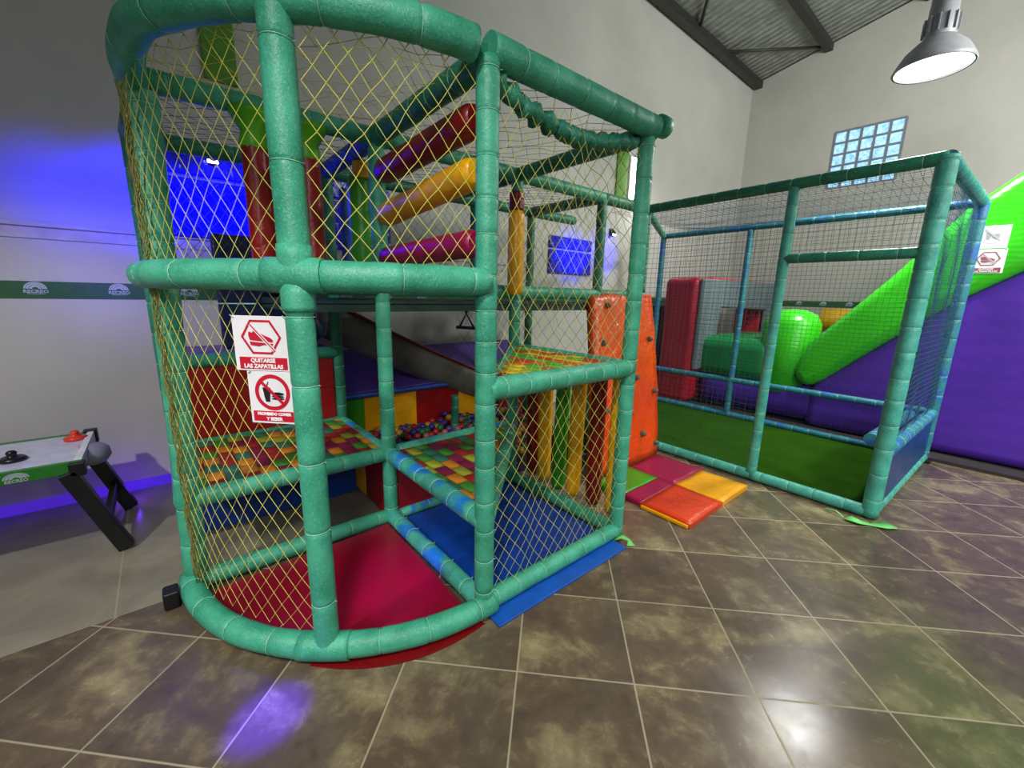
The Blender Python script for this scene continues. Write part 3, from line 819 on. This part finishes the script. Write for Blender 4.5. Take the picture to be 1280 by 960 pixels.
# ================================================================== cage
CG = empty('ball_cage', (1, 3.4, 0), 'teal padded ball cage with dark square nets and artificial grass floor', 'cage')
y0, y1 = 2.58, 4.34; x0, xm, x1 = 0, 1.19, 1.95
cr = .042
def cp(name, p, q, r_=cr, m=FOAMC, **k): return foam(name, [p, q], r_, m, CG, **k)
cp('post', (x0, y0+.02, 1.5), (x0, y0+.02, 2.25), .038, FOAMD); cp('post', (xm, y0, .02), (xm, y0, 2.24), .036); cp('post', (x1, y0, .02), (x1, y0, 2.28), .05, tie=.16)
cp('post', (x1+.08, y1, .02), (x1+.08, y1, 2.28), .045, FOAMCB); cp('post', (.25, y1, .02), (.25, y1, 2.25), .036, FOAMCB); cp('post', (-.85, y1, .02), (-.85, y1, 2.25), .036, FOAMCB)
cp('beam', (x0, y0, 2.25), (x1, y0, 2.27), .038, FOAMD); cp('beam', (-.85, y1, 2.27), (x1+.08, y1, 2.28), .036, FOAMCB)
cp('beam', (x1, y0, 2.27), (x1+.08, y1, 2.28), .042, FOAMCB); cp('beam', (.0, y0, 2.25), (-.85, y1, 2.27), .036, FOAMD)
cp('beam', (xm, y0, 1.75), (x1, y0, 1.75), .034, FOAMD); 
cp('beam', (.3, y0, .045), (xm, y0, .045), .04); cp('beam', (xm, y0, .045), (x1, y0, .045), .042)
cp('beam', (-.85, y1, .045), (x1+.08, y1, .045), .036, FOAMCB); cp('beam', (-.85, y1, .48), (x1+.08, y1, .48), .034, FOAMCB)
cp('beam', (x1, y0, .05), (x1+.08, y1, .05), .042); cp('beam', (x1, y0, .47), (x1+.08, y1, .47), .045, FOAMCB)
cp('beam', (x1-.12, y0+.35, .46), (x1-.05, y1-.2, .46), .045, FOAMCB)
BLP = vinyl('blue_side_panel', (16, 66, 120))
o = MB().prism([(x1+.0, y0+.06), (x1+.03, y0+.06), (x1+.1, y1-.06), (x1+.07, y1-.06)], 'z', .09, .43, BLP).build('side_panel'); under(CG, o)
gm_, nt, b = new_mat('artificial_grass')
v = wpos(nt); f = noise(nt, v, 3, 4); f2 = noise(nt, v, 220, 2)
c = ramp(nt, f, [(.3, rgb(18, 48, 6)), (.7, rgb(40, 80, 14))]); nt.links.new(mixc(nt, .5, c, ramp(nt, f2, [(.3, rgb(8, 32, 2)), (.7, rgb(62, 112, 14))])), b.inputs['Base Color'])
setin(b, Roughness=1); b.inputs['Specular IOR Level'].default_value = .05; bump(nt, b, f2, .8, .01)
o = MB().box((-.85, y0+.03, .001), (x1-.03, y1-.03, .018), gm_).build('grass_carpet'); under(CG, o)
net('net_panel', planeP((-.85, y1, .05), (x1+.93, 0, 0), (0, 0, 2.2), (0, 1, 0), .4), 64, 50, .0015, DNET, CG, diamond=False, amp=.01, knots=False, seed=20)
net('net_panel', planeP((x1, y0, .47), (.08, y1-y0, 0), (0, 0, 1.8), (1, 0, 0), .4), 46, 46, .0016, BNET, CG, diamond=False, amp=.012, knots=False, seed=21)
net('net_panel', planeP((x0+.02, y0, .05), (xm, 0, 0), (0, 0, 2.2), (0, 1, 0), .4), 26, 50, .0014, DNET, CG, diamond=False, amp=.012, knots=False, seed=22)
net('net_panel', planeP((xm, y0, 1.76), (x1-xm, 0, 0), (0, 0, .5), (0, 1, 0), .4), 17, 12, .0011, DNET, CG, diamond=False, amp=.012, knots=False, seed=23)
net('roof_net', planeP((-.4, y0, 2.27), (x1+.4, 0, 0), (0, y1-y0, 0), (0, 0, 1), .4, -.05), 50, 38, .0013, BNET, CG, diamond=False, amp=.012, knots=False, seed=24)
tag(MB().box((2.02, 4.3, 0), (2.1, 4.38, .03), BLACK).build('rubber_block', bevel=.008), 'small black rubber block under the rear right post of the cage', 'block')

# ================================================================== inflatable
def infl_mat(name, col, scale=7):
    m, nt, b = new_mat(name)
    v = wpos(nt); c = rgb(*col)
    f = noise(nt, v, 2.5, 3)
    nt.links.new(ramp(nt, f, [(.3, tuple(x*.8 for x in c[:3])+(1,)), (.7, c)]), b.inputs['Base Color'])
    setin(b, Roughness=.32)
    w = N(nt, 'ShaderNodeTexWave', wave_type='BANDS', bands_direction='Z'); w.inputs['Scale'].default_value = scale
    w.inputs['Distortion'].default_value = 3.5; w.inputs['Detail'].default_value = 2; nt.links.new(v, w.inputs['Vector'])
    bump(nt, b, math_(nt, 'ADD', math_(nt, 'MULTIPLY', w.outputs['Fac'], .16), math_(nt, 'MULTIPLY', noise(nt, v, 9, 2, .5, .6), .5)), .16, .03)
    return m
IPUR = infl_mat('purple_inflatable_pvc', (84, 44, 168), 2); IGRN = infl_mat('lime_inflatable_pvc', (58, 200, 28)); IDGR = infl_mat('green_inflatable_pvc', (26, 138, 72))
IRED = infl_mat('red_inflatable_pvc', (196, 26, 52)); IGRY = infl_mat('grey_inflatable_pvc', (112, 124, 134)); IYEL = infl_mat('yellow_inflatable_pvc', (214, 168, 16))
IF = empty('inflatable_slide', (2.5, 5.8, 0), 'large purple and lime green inflatable slide with red and grey arch behind the cage', 'inflatable')
def ip(name, poly, b0, b1, m, bev): return under(IF, MB().prism(poly, 'y', b0, b1, m).build(name, bevel=bev, bseg=6))
ip('base_tube', [(-.36, .04), (1.15, .04), (1.15, .5), (-.36, .5)], 4.66, 7.4, IPUR, .2)
ip('slide_body', [(.98, .03), (3.9, .03), (3.9, 2.5), (3.1, 2.3), (2.35, 1.75), (2.0, 1.5), (1.55, 1.06), (1.1, .62), (.98, .48)], 4.64, 7.4, IPUR, .1)
ip('slide_side', [(.95, .46), (1.12, .6), (1.55, 1.04), (2.0, 1.48), (2.4, 1.78), (2.7, 2.0), (2.7, 2.75), (2.25, 2.6), (1.93, 2.3), (1.5, 1.7), (.9, .97), (.8, .6)], 4.6, 5.15, IGRN, .16)
ip('slide_side', [(.95, .46), (1.12, .6), (1.55, 1.04), (2.0, 1.48), (2.4, 1.78), (2.7, 2.0), (2.7, 2.75), (2.25, 2.6), (1.93, 2.3), (1.5, 1.7), (.9, .97), (.8, .6)], 6.85, 7.4, IGRN, .16)
ip('slide_bed', [(.9, .4), (2.7, 1.9), (2.7, 2.1), (.8, .6)], 5.1, 6.9, IYEL, .05)
ip('tower_column', [(2.3, 1.8), (3.4, 2.2), (3.5, 3.4), (2.55, 3.4), (2.3, 2.7)], 4.56, 5.3, IGRN, .2)
mb = MB(); mb.lathe([(0, 1.36), (.12, 1.35), (.24, 1.3), (.3, 1.18), (.31, .8), (.29, .4), (.24, .3), (0, .28)], IGRN, 28, Matrix.Translation((.64, 4.94, 0))); under(IF, mb.build('corner_column'))
ip('step_block', [(-.4, .42), (.55, .42), (.55, .98), (-.4, .98)], 4.66, 6.2, IDGR, .16)
mb = MB(); mb.tube([(.6, 6.3, 1.2), (1.1, 6.35, 1.2), (2.2, 6.4, 1.25)], .17, IYEL, 16); under(IF, mb.build('cross_tube'))
mb = MB(); mb.lathe([(0, 1.42), (.25, 1.38), (.42, 1.2), (.45, .7), (0, .6)], IGRN, 24, Matrix.Translation((1.1, 7.1, 0))); under(IF, mb.build('rear_column'))
# arch: two pillars and a lintel, passage along a
ip('arch_pillar', [(-.84, .03), (-.36, .03), (-.36, 1.74), (-.84, 1.74)], 4.45, 5.0, IRED, .09)
ip('arch_pillar', [(-.84, .03), (-.36, .03), (-.36, 1.74), (-.84, 1.74)], 6.85, 7.35, IRED, .09)
ip('arch_lintel', [(-.84, 1.34), (-.36, 1.34), (-.36, 1.76), (-.84, 1.76)], 4.9, 7.0, IRED, .08)
mb = MB(); mb.prism([(4.5, .5), (5.02, .5), (5.1, 1.34), (6.8, 1.3), (6.85, .5), (7.38, .5), (7.38, 1.75), (4.5, 1.72)], 'x', -.37, -.3, IGRY)
under(IF, mb.build('arch_face', bevel=.03))
# navy mat against the wall
tag(MB().box((-1.5, 4.6, 0), (-1.28, 6.4, 1.36), NAVY).build('leaning_mat', bevel=.03), 'tall navy blue padded mat standing at the long wall behind the cage', 'mat')
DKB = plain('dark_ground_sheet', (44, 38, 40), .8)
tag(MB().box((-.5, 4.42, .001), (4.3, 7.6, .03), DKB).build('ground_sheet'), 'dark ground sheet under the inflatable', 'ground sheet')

# ================================================================== air hockey table
AH = empty('air_hockey_table', (-.95, -2.2, 0), 'low air hockey table with white top, green emblem sides and black folding legs', 'game table')
TOPM = plain('glossy_white_playfield', (206, 206, 226), .18, bmp=0); TGRN = plain('green_table_side', (42, 122, 44), .4)
tx0, tx1, ty0, ty1, tz = -1.25, -.65, -3.1, -1.39, .555
under(AH, MB().box((tx0+.02, ty0+.02, tz-.07), (tx1-.02, ty1-.02, tz-.006), TOPM).build('playfield'))
ts = under(AH, MB().box((tx1-.022, ty0, tz-.065), (tx1, ty1, tz), TGRN).build('side_rail', bevel=.003))
under(AH, MB().box((tx0, ty0, tz-.065), (tx0+.022, ty1, tz), TGRN).build('side_rail', bevel=.003))
ends = under(AH, MB().box((tx0+.02, ty1-.03, tz-.06), (tx1-.02, ty1, tz+.004), WHITE).build('end_rail', bevel=.003))
for yy in (-1.62, -1.93, -2.24):
    mb = MB()
    for r0, r1 in ((.01, .02), (.022, .03), (.032, .037)):
        for k in range(12):
            t0, t1 = math.pi*k/12, math.pi*(k+1)/12
            mb.poly([(tx1+.0012, yy-math.cos(t)*r*1.2, tz-.04+math.sin(t)*r*.8) for t, r in ((t0, r0), (t0, r1), (t1, r1), (t1, r0))], BANDW)
    e = under(AH, mb.build('emblem')); text('RECREO', .021, BANDW, 'lettering', e, (tx1+.0015, yy, tz-.052), (R(90), 0, R(90)), .0006)
for xx in (tx0, tx1):
    under(AH, MB().box((xx-.03, ty1-.05, tz-.075), (xx+.03, ty1+.012, tz+.012 if xx == tx0 else tz-.004), BLACK).build('corner_cap', bevel=.006))
mb = MB(); mt = Matrix.Translation((-.93, ty1+.01, tz-.05)) @ Matrix.Diagonal((1.35, 1, 1, 1))
mb.lathe([(0, .05), (.05, .045), (.075, .02), (.08, -.02), (.06, -.05), (0, -.055)], plain('grey_goal_pocket', (132, 132, 150), .5), 20, mt); under(AH, mb.build('goal_pocket'))
for xx in (tx0+.03, tx1-.0):
    d = Vector((0, .20, -.5)).normalized()
    mt = Matrix.Translation((xx, -1.45, .5)) @ Matrix.Rotation(math.atan2(.17, .5), 4, 'X')
    under(AH, MB().box((-.03, -.035, -.515), (.03, .035, 0), BLACK, mt).build('leg', bevel=.004))
    mt = Matrix.Translation((xx, -3.0, .5)) @ Matrix.Rotation(-math.atan2(.17, .5), 4, 'X')
    under(AH, MB().box((-.03, -.035, -.515), (.03, .035, 0), BLACK, mt).build('leg', bevel=.004))
under(AH, MB().box((tx0+.04, -1.36, .14), (tx1-.02, -1.33, .21), BLACK).build('leg_brace', bevel=.004))
def striker(x, y, m, label):
    mb = MB(); mb.lathe([(0, .0), (.05, 0), (.052, .012), (.04, .022), (.022, .02), (.018, .034), (.021, .044), (.014, .054), (0, .056)], m, 24, Matrix.Translation((x, y, tz-.006)) @ Matrix.Scale(1.0, 4))
    tag(mb.build('striker', loc=(x, y, tz-.006)), label, 'striker', None)
striker(-1.12, -1.46, plain('red_striker', (226, 60, 44), .3, bmp=0), 'red air hockey striker on the white table top near its end')
striker(-.86, -1.66, plain('black_striker', (22, 22, 34), .3, bmp=0), 'black air hockey striker on the white table top')

# ================================================================== lamp and lights
LP = Vector((1.56, 4.2, 3.38))
LM = empty('high_bay_lamp', LP, 'grey industrial high bay pendant lamp hanging lit near the right wall', 'pendant lamp')
LGY = plain('lamp_grey_housing', (150, 152, 158), .45)
mt = Matrix.Translation(LP)
mb = MB(); mb.lathe([(.255, -.01), (.262, 0), (.25, .03), (.2, .12), (.13, .19), (.105, .21), (.09, .205), (.18, .11), (.235, .02), (.245, -.008)], LGY, 40, mt); under(LM, mb.build('shade'))
mb = MB(); mb.lathe([(.09, .2), (.1, .22), (.1, .36), (.092, .37), (.085, .58), (.03, .6), (0, .6)], LGY, 24, mt)
for k in range(12):
    a = 2*math.pi*k/12; mb.box((.09, -.004, .24), (.115, .004, .36), LGY, mt @ Matrix.Rotation(a, 4, 'Z'))
under(LM, mb.build('driver_housing'))
mb = MB(); mb.tube([LP+Vector((0, 0, .6)), LP+Vector((0, 0, 2.62))], .01, BLACK, 8); under(LM, mb.build('cable'))
LE = plain('lamp_glow', (255, 255, 255), .5, emis=(255, 255, 250), es=9, bmp=0)
mb = MB(); mb.lathe([(0, .0), (.15, .0), (.235, .006)], LE, 32, mt); under(LM, mb.build('glowing_disc'))

def light(kind, name, loc, energy, col=(1, 1, 1), size=.3, target=None, **k):
    d = bpy.data.lights.new(name, kind); d.energy = energy; d.color = col
    if kind == 'AREA': d.shape = 'DISK'; d.size = size
    elif kind in ('POINT', 'SPOT'): d.shadow_soft_size = size
    for a, v in k.items(): setattr(d, a, v)
    o = bpy.data.objects.new(name, d); COL.objects.link(o); o.location = loc
    if target is not None: o.rotation_euler = (Vector(target)-Vector(loc)).to_track_quat('-Z', 'Y').to_euler()
    return o
light('AREA', 'bay_lamp_light', LP-Vector((0, 0, .02)), 90, (1, 1, .98), .42, LP-Vector((0, 0, 1)))
light('SPOT', 'bay_lamp_light', (2.6, -1.6, 3.5), 300, (1, .99, .95), .22, (1.2, .1, 0), spot_size=R(80), spot_blend=.9)
light('SPOT', 'bay_lamp_light', (1.2, -3.2, 3.3), 290, (1, .99, .96), .05, (-.7, -1.4, 0), spot_size=R(66), spot_blend=.6)
light('AREA', 'soft_room_light', (4.4, 4.3, 3.8), 230, (1, 1, .95), 2.0, (1.2, 8, 2.8))
light('AREA', 'soft_room_light', (4.8, 3.0, 3.6), 60, (1, 1, .95), 1.5, (-1.5, 6.8, 2.6))
light('SPOT', 'bay_lamp_light', (4.6, 1.2, 3.8), 480, (1, 1, .96), .22, (3.4, 2.2, 0), spot_size=R(100), spot_blend=.9)
light('SPOT', 'front_fill', (3.3, -2.0, 2.3), 112, (1, 1, .98), .5, (.7, .1, .7), spot_size=R(66), spot_blend=.9)
light('SPOT', 'side_fill', (4.6, .2, 2.2), 260, (1, 1, .98), .6, (2.4, 4.6, .7), spot_size=R(74), spot_blend=.9)

# blue LED fixtures on the long wall, then unseen blue and violet lights added
LEDW = plain('led_white_core', (255, 255, 255), .5, emis=(235, 235, 255), es=14, bmp=0)
LBLU = plain('led_blue_lens', (30, 40, 255), .4, emis=(20, 30, 255), es=5, bmp=0)
for y, lab in ((-.574, 'small blue party light glowing on the left wall inside the tower view'), (4.08, 'small blue party light glowing on the long wall near the cage')):
    e = empty('party_light', (AW+.05, y, 2.32), lab, 'light')
    under(e, MB().box((AW, y-.03, 2.35), (AW+.04, y+.03, 2.41), BLACK).build('bracket', bevel=.004))
    mb = MB(); mb.lathe([(0, .03), (.025, .028), (.036, .01), (.036, -.04), (.02, -.05), (0, -.05)], BLACK, 16, Matrix.Translation((AW+.06, y, 2.35)) @ Matrix.Rotation(R(60), 4, 'Y')); under(e, mb.build('housing'))
    mb = MB(); mb.box((AW+.07, y-.035, 2.312), (AW+.085, y+.03, 2.334), LEDW, ); under(e, mb.build('lens', bevel=.004))
BL = (.0, .0, 1.0)
for y, z, en in ((-.5, 2.06, 34), (-1.0, 2.04, 40), (-1.38, 2.02, 11), (-.1, 2.05, 22), (3.3, 2.0, 30), (3.95, 2.1, 22)):
    light('SPOT', 'blue_wall_glow', (AW+.4, y, z), en, BL, .05, (AW, y, z-.02), spot_size=R(98), spot_blend=.75)
light('SPOT', 'violet_wash', (AW+.6, -1.25, 1.5), 9, (.15, .1, 1), .08, (AW, -1.2, 1.6), spot_size=R(130), spot_blend=1)
light('POINT', 'violet_wash', (AW+.22, -1.3, .1), 1.0, (.16, .02, 1), .05)
light('POINT', 'violet_wash', (AW+.22, -2.2, .1), 1.0, (.16, .02, 1), .05)
light('AREA', 'added_blue_reflection_light', (AW+.06, -.6, 2.27), 4.5, (.03, 0, 1), .34, (0, -.6, 2.2))  # hidden emitter added so the floor mirrors the LED's blue
light('SPOT', 'added_blue_floor_spot', (1.6, -2.6, 3.4), 5200, (.05, .0, 1), .02, (.925, -.865, 0), spot_size=R(4.2), spot_blend=.8)  # unseen spot added to throw the blue pool onto the floor
light('SPOT', 'added_violet_mat_spot', (2.3, -.85, 2.0), 330, (.4, .0, 1), .02, (.56, -.22, 0), spot_size=R(11), spot_blend=.8)  # unseen spot added for the violet sheen on the red mat
# white tube on wall seen past the corner of the tower
tl_ = empty('wall_tube_lamp', (AW+.05, 4.46, 3.1), 'bright white vertical tube lamp on the long wall seen past the tower corner', 'lamp')
under(tl_, MB().box((AW, 4.4, 2.84), (AW+.04, 4.5, 3.42), WHITE).build('housing'))
mb = MB(); mb.tube([(AW+.06, 4.45, 2.86), (AW+.06, 4.45, 3.4)], .035, plain('tube_glow', (255, 255, 255), .4, emis=(250, 250, 255), es=7, bmp=0), 12); under(tl_, mb.build('tube'))
light('POINT', 'tube_light', (AW+.22, 4.7, 2.75), 5, (1, 1, 1), .1)

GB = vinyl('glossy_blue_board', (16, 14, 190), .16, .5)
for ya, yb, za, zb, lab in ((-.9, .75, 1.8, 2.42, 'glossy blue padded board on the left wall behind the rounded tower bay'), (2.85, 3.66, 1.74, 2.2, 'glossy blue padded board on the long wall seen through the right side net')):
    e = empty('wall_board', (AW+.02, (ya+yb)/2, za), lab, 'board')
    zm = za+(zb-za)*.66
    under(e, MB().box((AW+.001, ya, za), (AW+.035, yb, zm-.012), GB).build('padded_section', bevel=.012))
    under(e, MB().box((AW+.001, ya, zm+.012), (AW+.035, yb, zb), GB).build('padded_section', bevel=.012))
# ================================================================== world, camera
w = bpy.data.worlds.new('room_light'); scene.world = w; w.use_nodes = True
bg = w.node_tree.nodes['Background']; bg.inputs[0].default_value = (.82, .84, .86, 1); bg.inputs[1].default_value = .2
cam = bpy.data.cameras.new('camera'); co = bpy.data.objects.new('camera', cam); COL.objects.link(co)
cam.sensor_width = 36; cam.lens = 36*514.9/1280; cam.clip_start = .02
rv = Vector((0.642943, 0.765613, 0.021467)); uv = Vector((-0.173267, 0.118090, 0.977770)); fv = Vector((-0.746058, 0.632370, -0.208581))
m = Matrix((rv, uv, -fv)).transposed().to_4x4(); m.translation = Vector((2.32703, -0.98294, 1.43920)); co.matrix_world = m
scene.camera = co
scene.view_settings.view_transform = 'Standard'; scene.view_settings.look = 'None'
scene.view_settings.exposure = 0; scene.view_settings.gamma = 1
